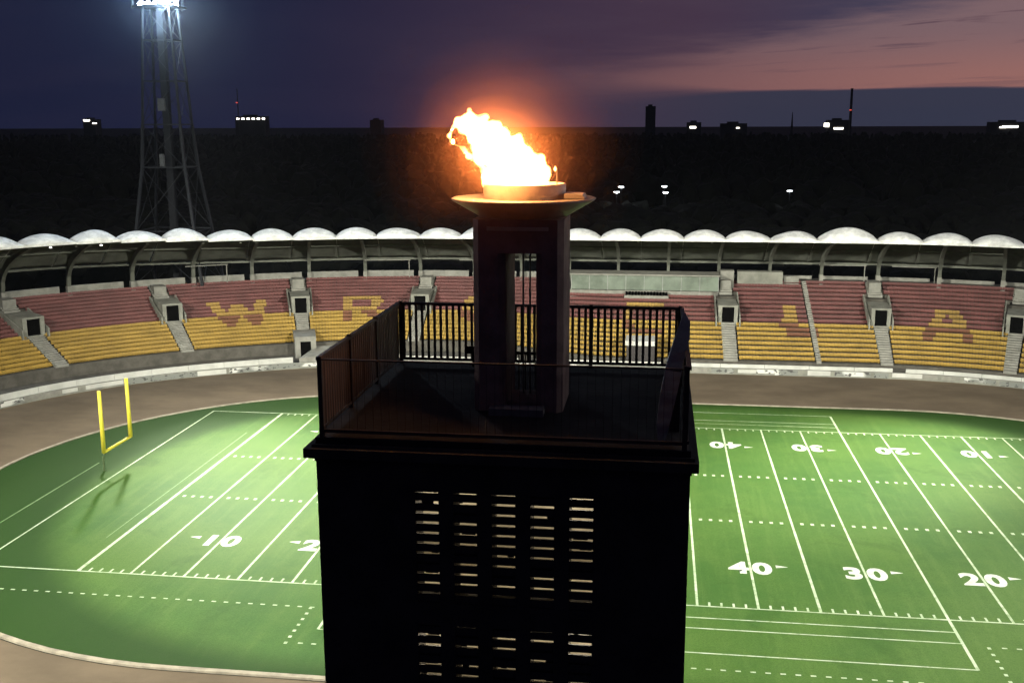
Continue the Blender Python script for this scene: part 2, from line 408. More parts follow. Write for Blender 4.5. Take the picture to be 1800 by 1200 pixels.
# aisle stairs and doorways
def sbox(mb, s0, s1, Ra, Rb, z0, z1, m=0):
    mb.hexa([SP(s0, Ra, z0), SP(s1, Ra, z0), SP(s1, Rb, z0), SP(s0, Rb, z0), SP(s0, Ra, z1), SP(s1, Ra, z1), SP(s1, Rb, z1), SP(s0, Rb, z1)], m)
for a, k in AISLES:
    hw = {1: 1.05, 0: 1.0, 2: .35}[k]
    for i_a, i_b in (((0, 7.6), (14.3, NR)) if k == 1 else ((0, NR),)):
        mb = MB()
        for i2 in range(NR*2):
            i = i2/2
            if not i_a <= i < i_b: continue
            R, z = row(a, i); Rn, zn = row(a, i+.5)
            sbox(mb, a-hw, a+hw, R-.02, Rn+.02, z-.1, zn+.07)
        mb.build('aisle_stair', M_conc2, stand)
    if k != 1: continue
    d = sub('doorway', stand)
    Rf, zf = row(a, 7.7); Rb, zb = row(a, 13.1); top = zf+2.95
    p = MB(); dw = .93
    sbox(p, a-1.5, a-dw, Rf, Rb, zf-.6, top); sbox(p, a+dw, a+1.5, Rf, Rb, zf-.6, top)
    sbox(p, a-dw, a+dw, Rf, Rb, zf+2.65, top-.003)
    p.build('portal_wall', M_conc, d)
    p = MB(); sbox(p, a-dw, a+dw, Rf+.3, Rf+.5, zf-.4, zf+2.65)  # black block across the doorway, stands in for the shade inside
    p.build('shade_block', M_dark, d)
    for sg in (-1, 1):
        p = MB()
        Rl, zl = row(a, 7.7); Ru, zu_ = row(a, 13.9)
        for w0, w1 in ((1.7, 1.9),):
            s0, s1 = sorted((a+sg*w0, a+sg*w1)); p.hexa([SP(s0, Rl-.6, zl-.5), SP(s1, Rl-.6, zl-.5), SP(s1, Ru, zu_), SP(s0, Ru, zu_), SP(s0, Rl-.6, zl+1.2), SP(s1, Rl-.6, zl+1.2), SP(s1, Ru, zu_+.8), SP(s0, Ru, zu_+.8)])
        p.build('side_wall', M_conc, d)
    p = MB(); R2, z2 = row(a, 15.2); R3, z3 = row(a, 17.7); sbox(p, a-.85, a+.85, R2, R3, z2, z3+.55); p.build('stair_head', M_conc2, d)
# track-level tunnel below the doorway at s = -57
d = sub('track_tunnel', stand); a = -56.9; p = MB()
sbox(p, a-1.9, a-.95, 58.6, 64.5, .3, 4.1); sbox(p, a+.95, a+1.9, 58.6, 64.5, .3, 4.1); sbox(p, a-.95, a+.95, 58.6, 64.5, 3.3, 4.097); p.build('tunnel_wall', M_conc2, d)
p = MB(); sbox(p, a-.95, a+.95, 58.95, 59.1, .3, 3.3); p.build('shade_block', M_dark, d)  # black block stands in for the shade in the tunnel
p = MB(); p.hexa([SP(a-1.5, 55.2, .3), SP(a+5.8, 55.6, .3), SP(a+5.8, 59.5, .3), SP(a+2, 59.8, .3), SP(a-1.5, 55.2, 1.5), SP(a+5.8, 55.6, 1.9), SP(a+5.8, 59.5, 2.3), SP(a+2, 59.8, 2.3)]); p.build('tunnel_ramp_wall', M_conc2, d)
# parapet segments and low wall along the top walkway
s = S0+2
while s < S1-9:
    p = MB(); sbox(p, s+.5, s+7.6, 81.6, 81.9, 9.0, 10.95); p.build('parapet', M_conc2, stand); s += 8.3
p = MB(); sbox(p, 14.2, 21.5, 77.6, 79.6, 9.0, 12.0); p.build('blind_wall', M_conc, stand)
p = MB(); sbox(p, 21.8, 24.2, 78.6, 79.4, 9.6, 11.2); p.build('blind_wall', M_conc2, stand)
p = MB(); sbox(p, 11.4, 13.6, 77.0, 79.0, 9.2, 12.2); p.build('lift_shaft', M_conc2, stand)

# ------------------------------------------------------------------ press box in the middle of the stand
pb = thing('press_box', SP(-1, 76, 8.4), 'long press box with greenish glass front at the top of the stand', 'press box')
p = MB(); sbox(p, -13.2, 11.0, 74.6, 78.8, 7.6, 9.0); sbox(p, -4.2, 3.0, 73.4, 74.597, 7.4, 8.4); p.build('base_wall', M_conc2, pb)
p = MB(); sbox(p, -13.2, 11.0, 78.4, 78.8, 9.0, 11.5); p.build('back_wall', mat('box_back', (.16, .18, .15), .8), pb)
p = MB(); sbox(p, -13.4, 11.2, 74.4, 78.9, 11.5, 11.75); p.build('roof_slab', M_conc2, pb)
for k in range(8):
    x0 = -13.0+k*3.0; p = MB(); sbox(p, x0+.06, x0+2.94, 74.75, 74.79, 9.1, 11.4); p.build('glass_pane', M_glass, pb)
for k in range(9):
    x0 = -13.0+k*3.0; p = MB(); sbox(p, x0-.05, x0+.05, 74.7, 74.84, 9.0, 11.5); p.build('mullion', M_steel, pb)
p = MB()
for k in range(14): sbox(p, -4+k*.5, -3.66+k*.5, 73.7, 74.2, 8.4, 8.95)
tag(p.build('chair_back', M_dark, pb), kind='stuff')
p = MB(); sbox(p, -3, 2.2, 73.1, 73.3, 6.9, 7.25); p.build('rail', M_panel, pb)

# ------------------------------------------------------------------ canopy: white membrane vaults on curved brackets
can = thing('stand_canopy', (0, 92, 0), 'scalloped white membrane canopy with dark underside over the curved grandstand', 'canopy')
RF, RB = 68.0, 80.5
M_under = mat('canopy_shade_tone', (.13, .135, .112), .8, .25, .5)  # dark tone stands in for the shade under the canopy
def zfront(s): return 18.35+1.0*smooth01((-s-58)/40)
val = []
s = -124.0
special = {-29.8: 9.4, 27.4: 9.2}
while s < 82:
    wd = 6.75*random.uniform(.94, 1.06)
    if -37.0 < s < -30.0: wd = 9.2
    if 22.5 < s < 29.0: wd = 9.0
    val.append((s, s+wd, 1.4 if wd > 8 else random.uniform(.88, 1.1))); s += wd
def vault(s0, s1, hb):
    mb = MB(); NU, NV = 14, 16; hj = hb*random.uniform(.94, 1.05); ln = random.uniform(-.06, .06)
    for j in range(NV+1):
        v = j/NV
        for i in range(NU+1):
            u = i/NU; uu = u+ln*math.sin(PI*u)
            R = lerp(RF, RB, v); zb = zfront(s0)-.15 - (4.9*max(0, (v-.28)/.72)**1.15)
            bump = math.sin(PI*min(1, v/.56))**.75 if v < .28 else (lerp(1, .12, smooth01((v-.28)/.72)))
            z = zb+1.32*hj*(math.sin(PI*uu)**.72)*bump
            mb.v.append(tuple(SP(lerp(s0, s1, u), R, z)))
    for j in range(NV):
        for i in range(NU):
            a = j*(NU+1)+i; mb.f.append((a, a+1, a+NU+2, a+NU+1)); mb.m.append(0)
    o = mb.build('membrane_vault', [M_mem, M_under], can, smooth=True, fix=False)
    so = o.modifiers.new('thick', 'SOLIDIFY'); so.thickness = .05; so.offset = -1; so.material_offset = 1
for v in val: vault(*v)
# edge beam segments
for s0, s1, _ in val:
    p = MB(); sbox(p, s0+.01, s1-.01, RF-.18, RF+.12, zfront(s0)-.42, zfront(s0)-.1); p.build('edge_beam', M_mem, can)
p = MB()
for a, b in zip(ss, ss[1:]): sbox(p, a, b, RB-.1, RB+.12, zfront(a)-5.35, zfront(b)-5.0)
p.build('rear_beam', M_under, can)
# brackets
s = -121.6
nb = 0
while s < 82:
    zt = zfront(s); th = .24
    Rb_ = row(s, NR)[0]+.3; zb_ = row(s, NR)[1]
    br = sub('bracket', can)
    p = MB(); sbox(p, s-.3, s+.3, Rb_-.6, Rb_+.35, zb_-.9, zb_+1.15); p.build('concrete_foot', M_conc2, br)
    fr = []; bk = []
    for k in range(11):
        q = k/10; e = q**1.6
        R = lerp(Rb_-.15, RF+1.2, e); z = lerp(zb_+1.1, zt-.75, q**.62 if q < .999 else 1)
        wth = lerp(.35, 1.35, math.sin(PI*q)*.8+.15*(1-q))
        fr.append((R-wth*.5, z-wth*.18)); bk.append((R+wth*.5, z+wth*.18))
    p = MB()
    for k in range(10):
        A, B, C, D = fr[k], bk[k], bk[k+1], fr[k+1]
        p.hexa([SP(s-th, A[0], A[1]), SP(s+th, A[0], A[1]), SP(s+th, B[0], B[1]), SP(s-th, B[0], B[1]), SP(s-th, D[0], D[1]), SP(s+th, D[0], D[1]), SP(s+th, C[0], C[1]), SP(s-th, C[0], C[1])])
    p.build('arm', M_under, br)
    p = MB(); p.tube(SP(s, Rb_+.1, zb_+1.1), SP(s, RB-.3, zt-5.0), .13, n=6); p.build('rear_strut', M_steel, br)
    s += 8.3; nb += 1
# purlins below the membrane and a few lit downlights
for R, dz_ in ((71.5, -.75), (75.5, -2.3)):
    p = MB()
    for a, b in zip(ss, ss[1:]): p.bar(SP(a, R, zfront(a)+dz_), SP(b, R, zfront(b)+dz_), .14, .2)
    p.build('purlin', M_under, can)
for s in (-110, -103.5, -93.5, -90, -86.5, -66, -20, -8, -2, 4, 9.5):
    p = MB(); q = SP(s, 70.2, zfront(s)-.95); p.tube(q, q+Vector((0, 0, .16)), .2, .14, 10)
    p.build('downlight', M_down if s in (-93.5, -86.5) else M_panel, can)
# thin service frames hanging at the rear
for s0, s1 in ((-73, -67), (-47, -40), (-32.5, -26), (27.5, 34.5), (38, 44)):
    p = MB(); zt = 13.0; p.bar(SP(s0, 79.8, zt), SP(s1, 79.8, zt), .12, .12); p.bar(SP(s1-.2, 79.8, 10), SP(s1-.2, 79.8, zt), .14, .14); p.build('service_frame', M_conc2, can)

# ------------------------------------------------------------------ perimeter wall with printed boards
pw = thing('perimeter_wall', (0, 77, 0), 'low white wall with worn printed boards curving along the outer edge of the track', 'wall')
RW = 54.6
p = MB()
for a, b in zip(ss, ss[1:]):
    p.face([SP(a, RW, 0), SP(b, RW, 0), SP(b, RW, .92), SP(a, RW, .92)]); p.face([SP(a, RW, .92), SP(b, RW, .92), SP(b, RW+.35, .92), SP(a, RW+.35, .92)])
    p.face([SP(a, RW+.35, .92), SP(b, RW+.35, .92), SP(b, 56.2, .54), SP(a, 56.2, .54)])
p.build('wall_core', M_conc, pw, fix=False)
s = S0+1; k = 0
while s < S1-4:
    ln = random.choice((2.6, 4.0, 5.2, 6.4, 3.2)); p = MB(); n = max(2, int(ln/1.3))
    zt = random.choice((.86, .9, .8)); zb = random.choice((.12, .2, .3))
    for q in range(n): sbox(p, s+ln*q/n, s+ln*(q+1)/n, RW-.06, RW-.012, zb, zt)
    p.build('printed_board', random.choice((M_panel, M_print, M_print, M_conc2)), pw); s += ln+random.choice((.05, .05, .6, 1.4)); k += 1
s = S0+1
while s < S1-7:
    p = MB()
    for q in range(4): sbox(p, s+6.3*q/4, s+6.3*(q+1)/4, RW+.9, RW+1.0, .5, 1.62 if s < -40 else 1.35)
    p.build('barrier_panel', M_panel, pw); s += 6.35+(0 if random.random() < .75 else 2.2)

# gate hut seen through the balustrade
hut = thing('gate_hut', SP(-1, 57.5, .5), 'small dark gate hut with white roof at the foot of the stand', 'hut')
p = MB(); sbox(p, -3.2, 1.1, 56.4, 60.5, .5, 3.6); p.build('hut_wall', mat('hut_paint', (.05, .045, .045), .8), hut)
p = MB(); sbox(p, -3.4, 1.3, 56.2, 60.7, 3.6, 4.3); p.build('roof', M_panel, hut)

# ------------------------------------------------------------------ goal post
gp = thing('goal_post', (-56.6, 24.4, 0), 'yellow gridiron goal post at the left end of the pitch', 'goal post')
p = MB(); prev = None
for k in range(9):
    q = k/8; x = -56.6+1.7*smooth01((q-.35)/.65); z = 3.0*min(1, q/.8)**.9 if q < .8 else 3.0
    c = Vector((x, 24.4, z if k else 0))
    if prev is not None: p.tube(prev, c, .11, n=10)
    prev = c
p.build('gooseneck', mat('dark_green_paint', (.09, .13, .06), .6), gp)
p = MB(); p.tube((-54.86, 21.5, 3.05), (-54.86, 27.3, 3.05), .15, n=12); p.build('crossbar', M_post, gp, True)
for y in (21.58, 27.22):
    p = MB(); p.tube((-54.86, y, 3.05), (-54.86, y, 9.5), .22, .19, n=12); p.build('upright', M_post, gp, True)

# ------------------------------------------------------------------ torch tower
TX0, TX1, TY0, TY1 = -4.40, 1.42, -60.6, -55.2; ZF = 31.10; TCX, TCY = -1.49, -57.9
tower = thing('torch_tower', (TCX, TCY, 0), 'dark square stone tower with louvred openings in front of the stadium', 'tower')
WT = .55
# front wall built as piers and spandrels around two rows of five openings
OPX = [-2.82+.605*k for k in range(5)]; OW = .37
ROWS = [(28.42, 30.28), (26.15, 28.04)]
zs = [0, ROWS[1][0], ROWS[1][1], ROWS[0][0], ROWS[0][1], 30.72]
p = MB()
p.box(TX0, TX1, TY0, TY0+WT, 0, zs[1]); p.box(TX0, TX1, TY0, TY0+WT, zs[2], zs[3]); p.box(TX0, TX1, TY0, TY0+WT, zs[4], zs[5])
for z0, z1 in ROWS:
    xs = [TX0]+[v for x in OPX for v in (x, x+OW)]+[TX1]
    for k in range(0, len(xs), 2): p.box(xs[k], xs[k+1], TY0+.002, TY0+WT, z0+.001, z1-.001)
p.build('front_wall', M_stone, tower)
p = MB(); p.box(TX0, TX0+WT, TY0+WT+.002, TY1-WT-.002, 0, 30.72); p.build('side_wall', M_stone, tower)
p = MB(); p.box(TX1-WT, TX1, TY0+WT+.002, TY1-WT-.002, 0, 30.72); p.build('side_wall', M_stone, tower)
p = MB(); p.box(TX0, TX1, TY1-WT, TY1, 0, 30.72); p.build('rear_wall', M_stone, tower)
p = MB(); p.box(TX0-.02, TX1+.02, TY0-.02, TY1+.02, 30.722, 30.80); p.box(TX0-.16, TX1+.12, TY0-.14, TY1+.14, 30.80, 30.95); p.box(TX0-.05, TX1+.06, TY0-.05, TY1+.05, 30.95, 31.0)
p.build('cornice', M_stone, tower)
p = MB(); p.box(TX0, TX1, TY0, TY1, 31.002, ZF); p.build('platform_slab', mat('roof_felt', (.022, .019, .018), .95, .4, 1.5, .2), tower)
# louvre windows
M_slat = mat('louvre_slat', (.06, .05, .045), .8, .3, 3)
def slat_mesh():
    mb = MB(); mb.hexa([(0, .03, .012), (OW, .03, .012), (OW, .09, .0), (0, .09, .0), (0, .03, .138), (OW, .03, .138), (OW, .09, .126), (0, .09, .126)])
    me = mb.mesh('slat'); me.materials.append(M_slat); return me
SLM = slat_mesh()
for r, (z0, z1) in enumerate(ROWS):
    n = 11; pitch_z = (z1-z0)/n
    for x in OPX:
        lv = sub('louvre_window', tower)
        blk = MB()  # added pieces that break the light of the slits into dashes
        for k in range(n):
            o = bpy.data.objects.new('slat', SLM); COL.objects.link(o); o.parent = lv
            o.location = (x, TY0, z0+k*pitch_z)
            rnd = random.random(); lim = .09 if r == 0 else .30
            zc = z0+k*pitch_z
            if rnd < lim: blk.box(x, x+OW, TY0+.10, TY0+.13, zc+.10, zc+pitch_z+.04)
            elif rnd < lim+.27:
                for _ in range(random.choice((1, 1, 2))):
                    wq = random.uniform(.05, .22); xq = random.uniform(x, x+OW-wq*.5)
                    blk.box(xq, min(x+OW, xq+wq), TY0+.10+_*.03, TY0+.125+_*.03, zc+random.uniform(.10, .15), zc+pitch_z+.04)
        if blk.f: tag(blk.build('slit_blocker', M_slat, lv), kind='stuff')
# room and lamps added behind the louvres to brighten the slits
M_room = mat('room_plaster', (.62, .55, .42), .9, .25, 1.2)
p = MB(); p.box(-3.5, .6, TY0+1.5, TY0+1.6, 25.5, 30.6); p.build('inner_wall', M_room, tower)
p = MB(); p.box(-3.5, .6, TY0+WT+.01, TY0+1.49, 28.15, 28.3); p.build('inner_floor', M_room, tower)
for zc in (30.45, 28.05):
    for xc in (-2.6, -.3):
        p = MB(); p.tube((xc-.45, TY0+1.0, zc), (xc+.45, TY0+1.0, zc), .03, n=8); p.build('added_tube', emat('added_tube', (1, .88, .62), 6), tower)
        L = bpy.data.lights.new('slit_light', 'POINT'); L.energy = 55; L.color = (1, .90, .68); L.shadow_soft_size = .05
        o = link('slit_light', L, tower); o.location = (xc, TY0+.95, zc-.12)
# balustrade
def balustrade(name, A, B, posts, bars_n, bw=.027, sheet=False):
    bl = sub(name, tower); A = Vector(A); B = Vector(B); d = B-A; al = math.atan2(d.y, d.x)
    p = MB(); p.bar(A+Vector((0, 0, 1.24)), B+Vector((0, 0, 1.24)), .07 if bw > .01 else .04, .05 if bw > .01 else .022); p.build('top_rail', M_rail, bl)
    p = MB(); p.bar(A+Vector((0, 0, .10)), B+Vector((0, 0, .10)), .05, .05); p.build('bottom_rail', M_rail, bl)
    mb = MB(); mb.box(-bw, bw, -min(.008, bw), min(.008, bw), .125, 1.215); me = mb.mesh('bar'); me.materials.append(M_rail)
    for k in range(bars_n):
        o = bpy.data.objects.new('bar', me); COL.objects.link(o); o.parent = bl
        o.location = A+d*(k+.5)/bars_n; o.rotation_euler.z = al+random.uniform(-.05, .05)
    if sheet: p = MB(); p.bar(A+Vector((0, 0, .67)), B+Vector((0, 0, .67)), .006, 1.08); p.build('backing_sheet', M_sheet, bl)
    for q in posts:
        c = A+d*q; p = MB(); p.box(c.x-.035, c.x+.035, c.y-.035, c.y+.035, ZF, ZF+1.29); p.build('post', M_rail, bl)
e = .06; M_sheet = mat('rusty_sheet', (.11, .065, .045), .7, .3, 2)
balustrade('rear_balustrade', (TX0+e+.04, TY1-e, ZF), (TX1-e-.04, TY1-e, ZF), (0, .333, .69, 1), 44)
balustrade('left_balustrade', (TX0+e, TY0+e+.04, ZF), (TX0+e, TY1-e-.04, ZF), (.33, .66), 41, .02, True)
balustrade('right_balustrade', (TX1-e, TY0+e+.04, ZF), (TX1-e, TY1-e-.04, ZF), (.33, .66), 41)
balustrade('front_balustrade', (TX0+e+.04, TY0+e, ZF), (TX1-e-.04, TY0+e, ZF), (0, 1), 44, .0025)

# dark rubber hood leaning on the right balustrade
hd = thing('tilted_panel', (1.2, -59.2, ZF), 'dark bent panel leaning along the right balustrade of the tower', 'panel')
def ribbon(pts, wd, th, m, name, parent):
    mb = MB(); vs = []
    for (x, y, z, s_) in pts:
        vs.append([(x-wd*s_, y, z), (x+wd*s_, y+.03, z), (x+wd*s_, y+th+.03, z+.02), (x-wd*s_, y+th, z+.02)])
    for a, b in zip(vs, vs[1:]): mb.hexa(a+b)
    return mb.build(name, m, parent)
M_pan = mat('slate_panel', (.15, .145, .16), .5, .25, 3)
ribbon([(.98, -60.35, ZF, .05), (1.0, -60.2, ZF+.3, .10), (1.08, -59.9, ZF+.72, .13), (1.17, -59.5, ZF+1.1, .13)], 1, .05, M_pan, 'lower_sheet', hd)
ribbon([(1.17, -59.5, ZF+1.1, .13), (1.28, -59.1, ZF+1.42, .12), (1.33, -58.8, ZF+1.60, .08), (1.31, -58.6, ZF+1.72, .02)], 1, .05, M_pan, 'upper_sheet', hd)
p = MB(); p.box(1.1, 1.26, -59.6, -59.5, ZF, ZF+1.0); p.build('prop', M_rail, hd)
cb = thing('rail_camera', (-2.78, -55.35, ZF), 'small black box camera clamped to the rear balustrade left of the torch', 'camera')
p = MB(); p.box(-2.93, -2.76, -55.45, -55.34, ZF+.27, ZF+.40); p.build('housing', M_dark, cb)
p = MB(); p.box(-2.80, -2.68, -55.42, -55.34, ZF, ZF+.268); p.build('bracket', M_dark, cb)

# ------------------------------------------------------------------ torch: portal column, flared bowl, burner ring
TOY = -58.0
torch = thing('torch_column', (-1.44, TOY, ZF), 'tall open torch column with flared bowl standing on the tower platform', 'torch')
def octa(mb, x0, x1, y0, y1, z0, z1, c):
    ring_ = [(x0+c, y0), (x1-c, y0), (x1, y0+c), (x1, y1-c), (x1-c, y1), (x0+c, y1), (x0, y1-c), (x0, y0+c)]
    i = len(mb.v); mb.v += [(x, y, z0) for x, y in ring_]+[(x, y, z1) for x, y in ring_]
    for k in range(8): mb.f.append((i+k, i+(k+1) % 8, i+8+(k+1) % 8, i+8+k)); mb.m.append(0)
    mb.f.append(tuple(i+7-k for k in range(8))); mb.m.append(0); mb.f.append(tuple(i+8+k for k in range(8))); mb.m.append(0)
X0, X1, Y0, Y1 = -2.20, -.68, TOY-.72, TOY+.72
for (a, b) in ((X0, -1.665), (-1.14, X1)):
    mb = MB(); octa(mb, a, b, Y0, Y1, ZF, 33.80, .10); mb.build('leg', M_torch, torch)
mb = MB(); octa(mb, X0, X1, Y0, Y1, 33.802, 34.36, .10); mb.build('lintel', M_torch, torch)
p = MB(); p.box(X0+.25, X1-.25, Y0-.04, Y0+.02, 34.18, 34.24); p.build('moulding', M_bowl, torch)
p = MB(); p.box(-1.90, -.98, Y0-.30, Y0-.01, ZF, ZF+.12); p.build('step', mat('pale_step', (.20, .17, .155), .8), torch)
p = MB(); p.box(-1.664, -1.141, Y0+.3, Y1-.3, ZF, ZF+.10); p.build('sill', M_torch, torch)
for x in (-1.46, -1.34):
    p = MB(); p.tube((x, TOY+.2, ZF+.1), (x, TOY+.2, 33.80),   .017, n=8); p.build('gas_pipe', M_steel, torch, True)
p = MB(); p.tube((-1.66, Y1-.05, ZF+.72), (-1.14, Y1-.05, ZF+.72), .03, n=8)
for x in (-1.6, -1.48, -1.3, -1.2): p.bar((x, Y1-.05, ZF), (x, Y1-.05, ZF+.72), .045, .02)
p.build('guard', M_rail, torch)
p = MB(); p.lathe([(.0, 34.362), (.74, 34.362), (.80, 34.40), (1.21, 34.635), (1.235, 34.665), (1.20, 34.68), (.95, 34.67), (.0, 34.66)], (-1.43, TOY, 0), 56)
p.build('bowl', M_bowl, torch, True)
p = MB(); p.lathe([(.70, 34.665), (.705, 34.90), (.69, 34.915), (.62, 34.915), (.60, 34.80), (.0, 34.79)], (-1.41, TOY, 0), 48)
p.build('burner_ring', M_bowl, torch, True)
p = MB(); p.hexa([(-.7, TOY-.45, 34.69), (-.36, TOY-.45, 34.69), (-.36, TOY+.2, 34.69), (-.7, TOY+.2, 34.69), (-.7, TOY-.45, 34.77), (-.40, TOY-.45, 34.755), (-.40, TOY+.2, 34.755), (-.7, TOY+.2, 34.77)])
p.build('vent_cover', M_bowl, torch)
p = MB(); p.tube((-.86, TOY, 34.9), (-.86, TOY, 35.12), .012, n=6); p.build('pilot_pipe', M_rail, torch)

# ------------------------------------------------------------------ flame
K = 18.05/1861
def at(px, py, dist):       # point on the sight line of a pixel, at depth y = dist
    d = fw*1861+r2*(px-900)-u2*(py-600); return CAM+d*((dist-CAM.y)/d.y)
def FP(px, py, yy=None):     # lean towards the viewer, added so the light reaches the ring front
    lean = -.95*smooth01((325-py)/105); return at(px, py, TOY+lean+(yy or 0))
flame = thing('flame', FP(908, 330), 'bright orange and white flame blown to the left from the torch bowl', 'flame')
bm = bmesh.new(); random.seed(21)
def blob(c, r, st=(1, 1, 1)):
    g_ = bmesh.ops.create_icosphere(bm, subdivisions=2, radius=1)
    for v in g_['verts']: v.co = Vector((v.co.x*r*st[0], v.co.y*r*st[1], v.co.z*r*st[2]))+c
SPN = [(910, 324, 59), (905, 305, 56), (894, 287, 44), (881, 268, 39), (867, 250, 36), (854, 236, 32), (840, 226, 28), (826, 222, 24), (812, 221, 16)]
for (x, y, r), (x2, y2, r2_) in zip(SPN, SPN[1:]):
    for k in range(3):
        t_ = k/3; R = lerp(r, r2_, t_)*K
        c = FP(lerp(x, x2, t_), lerp(y, y2, t_))
        blob(c, R*.82, (1, .8, .8))
        for q in range(4):
            an = random.uniform(0, 2*PI); blob(c+Vector((math.cos(an)*R*.55, random.uniform(-.35, .35)*R, math.sin(an)*R*.45)), R*random.uniform(.3, .5))
def wisp(pts):
    for (x, y, r), (x2, y2, r2_) in zip(pts, pts[1:]):
        n = max(2, int(math.hypot(x2-x, y2-y)/(min(r, r2_)*.6+.5)))
        for k in range(n+1):
            t_ = k/n; blob(FP(lerp(x, x2, t_), lerp(y, y2, t_), random.uniform(-.02, .02)), lerp(r, r2_, t_)*K)
wisp([(828, 212, 14), (826, 203, 4), (825, 193, 1.2)]); wisp([(845, 215, 12), (853, 206, 7), (856, 203, 4)])
wisp([(806, 215, 10), (796, 225, 7.5), (791, 238, 5.5), (793, 247, 4)]); wisp([(796, 252, 3), (806, 256, 5), (815, 262, 5.5), (823, 272, 5.5), (829, 280, 3)])
wisp([(800, 250, 2.5), (794, 246, 3.5)])
wisp([(880, 248, 18), (886, 236, 10), (886, 231, 4)]); wisp([(902, 262, 20), (910, 246, 9), (912, 243, 4)])
wisp([(935, 300, 22), (948, 285, 12), (951, 276, 4)]); wisp([(950, 315, 15), (960, 298, 8), (966, 318, 5)])
wisp([(920, 300, 25), (924, 283, 12), (922, 278, 5)]); wisp([(835, 238, 12), (832, 250, 10), (838, 268, 8), (845, 288, 8), (858, 312, 10)])
for x in range(858, 965, 9): wisp([(x, 326, 9), (x+random.uniform(-4, 4), 310, 7), (x-8, random.uniform(290, 304), 2.5)])
me = bpy.data.meshes.new('flame_body')
for v in bm.verts: v.co -= flame.location
bm.to_mesh(me); bm.free()
fm = bpy.data.materials.new('fire'); fm.use_nodes = True; ft = NT(fm.node_tree); ft.n.clear()
em = ft.node('ShaderNodeEmission'); em.inputs[0].default_value = (1.0, .42, .13, 1); em.inputs[1].default_value = 55
fo = ft.node('ShaderNodeOutputMaterial'); ft.l.new(em.outputs[0], fo.inputs['Volume'])
me.materials.append(fm); fo_ = link('flame_body', me, flame); fo_.matrix_parent_inverse = Matrix.Identity(4)
rm = fo_.modifiers.new('merge', 'REMESH'); rm.mode = 'VOXEL'; rm.voxel_size = .018
sm_ = fo_.modifiers.new('soft', 'SMOOTH'); sm_.iterations = 8; sm_.factor = .5
tx = bpy.data.textures.new('lick', 'CLOUDS'); tx.noise_scale = .2; tx.noise_depth = 2
dp = fo_.modifiers.new('lick', 'DISPLACE'); dp.texture = tx; dp.strength = .17; dp.mid_level = .5; dp.texture_coords = 'LOCAL'
mb = MB(); c = FP(976, 297); mb.lathe([(0, -.045), (.02, -.02), (.024, .0), (.012, .03), (0, .05)], c, 8); mb.build('spark', emat('spark', (1, .62, .2), 5), flame, True)
for (c, en) in ((FP(905, 292), 190), (FP(856, 236), 210)):
    L = bpy.data.lights.new('fire_light', 'POINT'); L.energy = en; L.color = (1, .42, .13); L.shadow_soft_size = .12
    o = link('fire_light', L, flame); o.matrix_parent_inverse = Matrix.Identity(4); o.location = c-flame.location
# thin warm scatter layers added for the flame's glow, thinner outwards
glow_smoke = thing('glow_smoke', FP(885, 270), 'thin warm layers added for the glow around the flame', 'glow_smoke'); glow_smoke['kind'] = 'stuff'
for k, (rx, den) in enumerate(((.42, .11), (.56, .08), (.72, .055), (.92, .032), (1.15, .018), (1.42, .010), (1.75, .005), (2.15, .0025))):
    bm = bmesh.new(); bmesh.ops.create_icosphere(bm, subdivisions=4, radius=1)
    for v in bm.verts:
        n = noise.fractal(v.co*1.3+Vector((k*3.1, 0, 0)), 1, 2, 3); v.co *= rx*(1+.12*n); v.co.x *= 1.08
    me = bpy.data.meshes.new('glow_layer'); bm.to_mesh(me); bm.free()
    sm = bpy.data.materials.new('glow_scatter'); sm.use_nodes = True; t = NT(sm.node_tree); t.n.clear()
    vs = t.node('ShaderNodeVolumeScatter'); vs.inputs['Color'].default_value = (1, .46, .27, 1); vs.inputs['Density'].default_value = den
    ou = t.node('ShaderNodeOutputMaterial'); t.l.new(vs.outputs[0], ou.inputs['Volume']); me.materials.append(sm)
    o = link('glow_layer', me, glow_smoke); o.matrix_parent_inverse = Matrix.Identity(4); o['kind'] = 'stuff'; o.location.z = .02*k; o.location.y = -.05*k

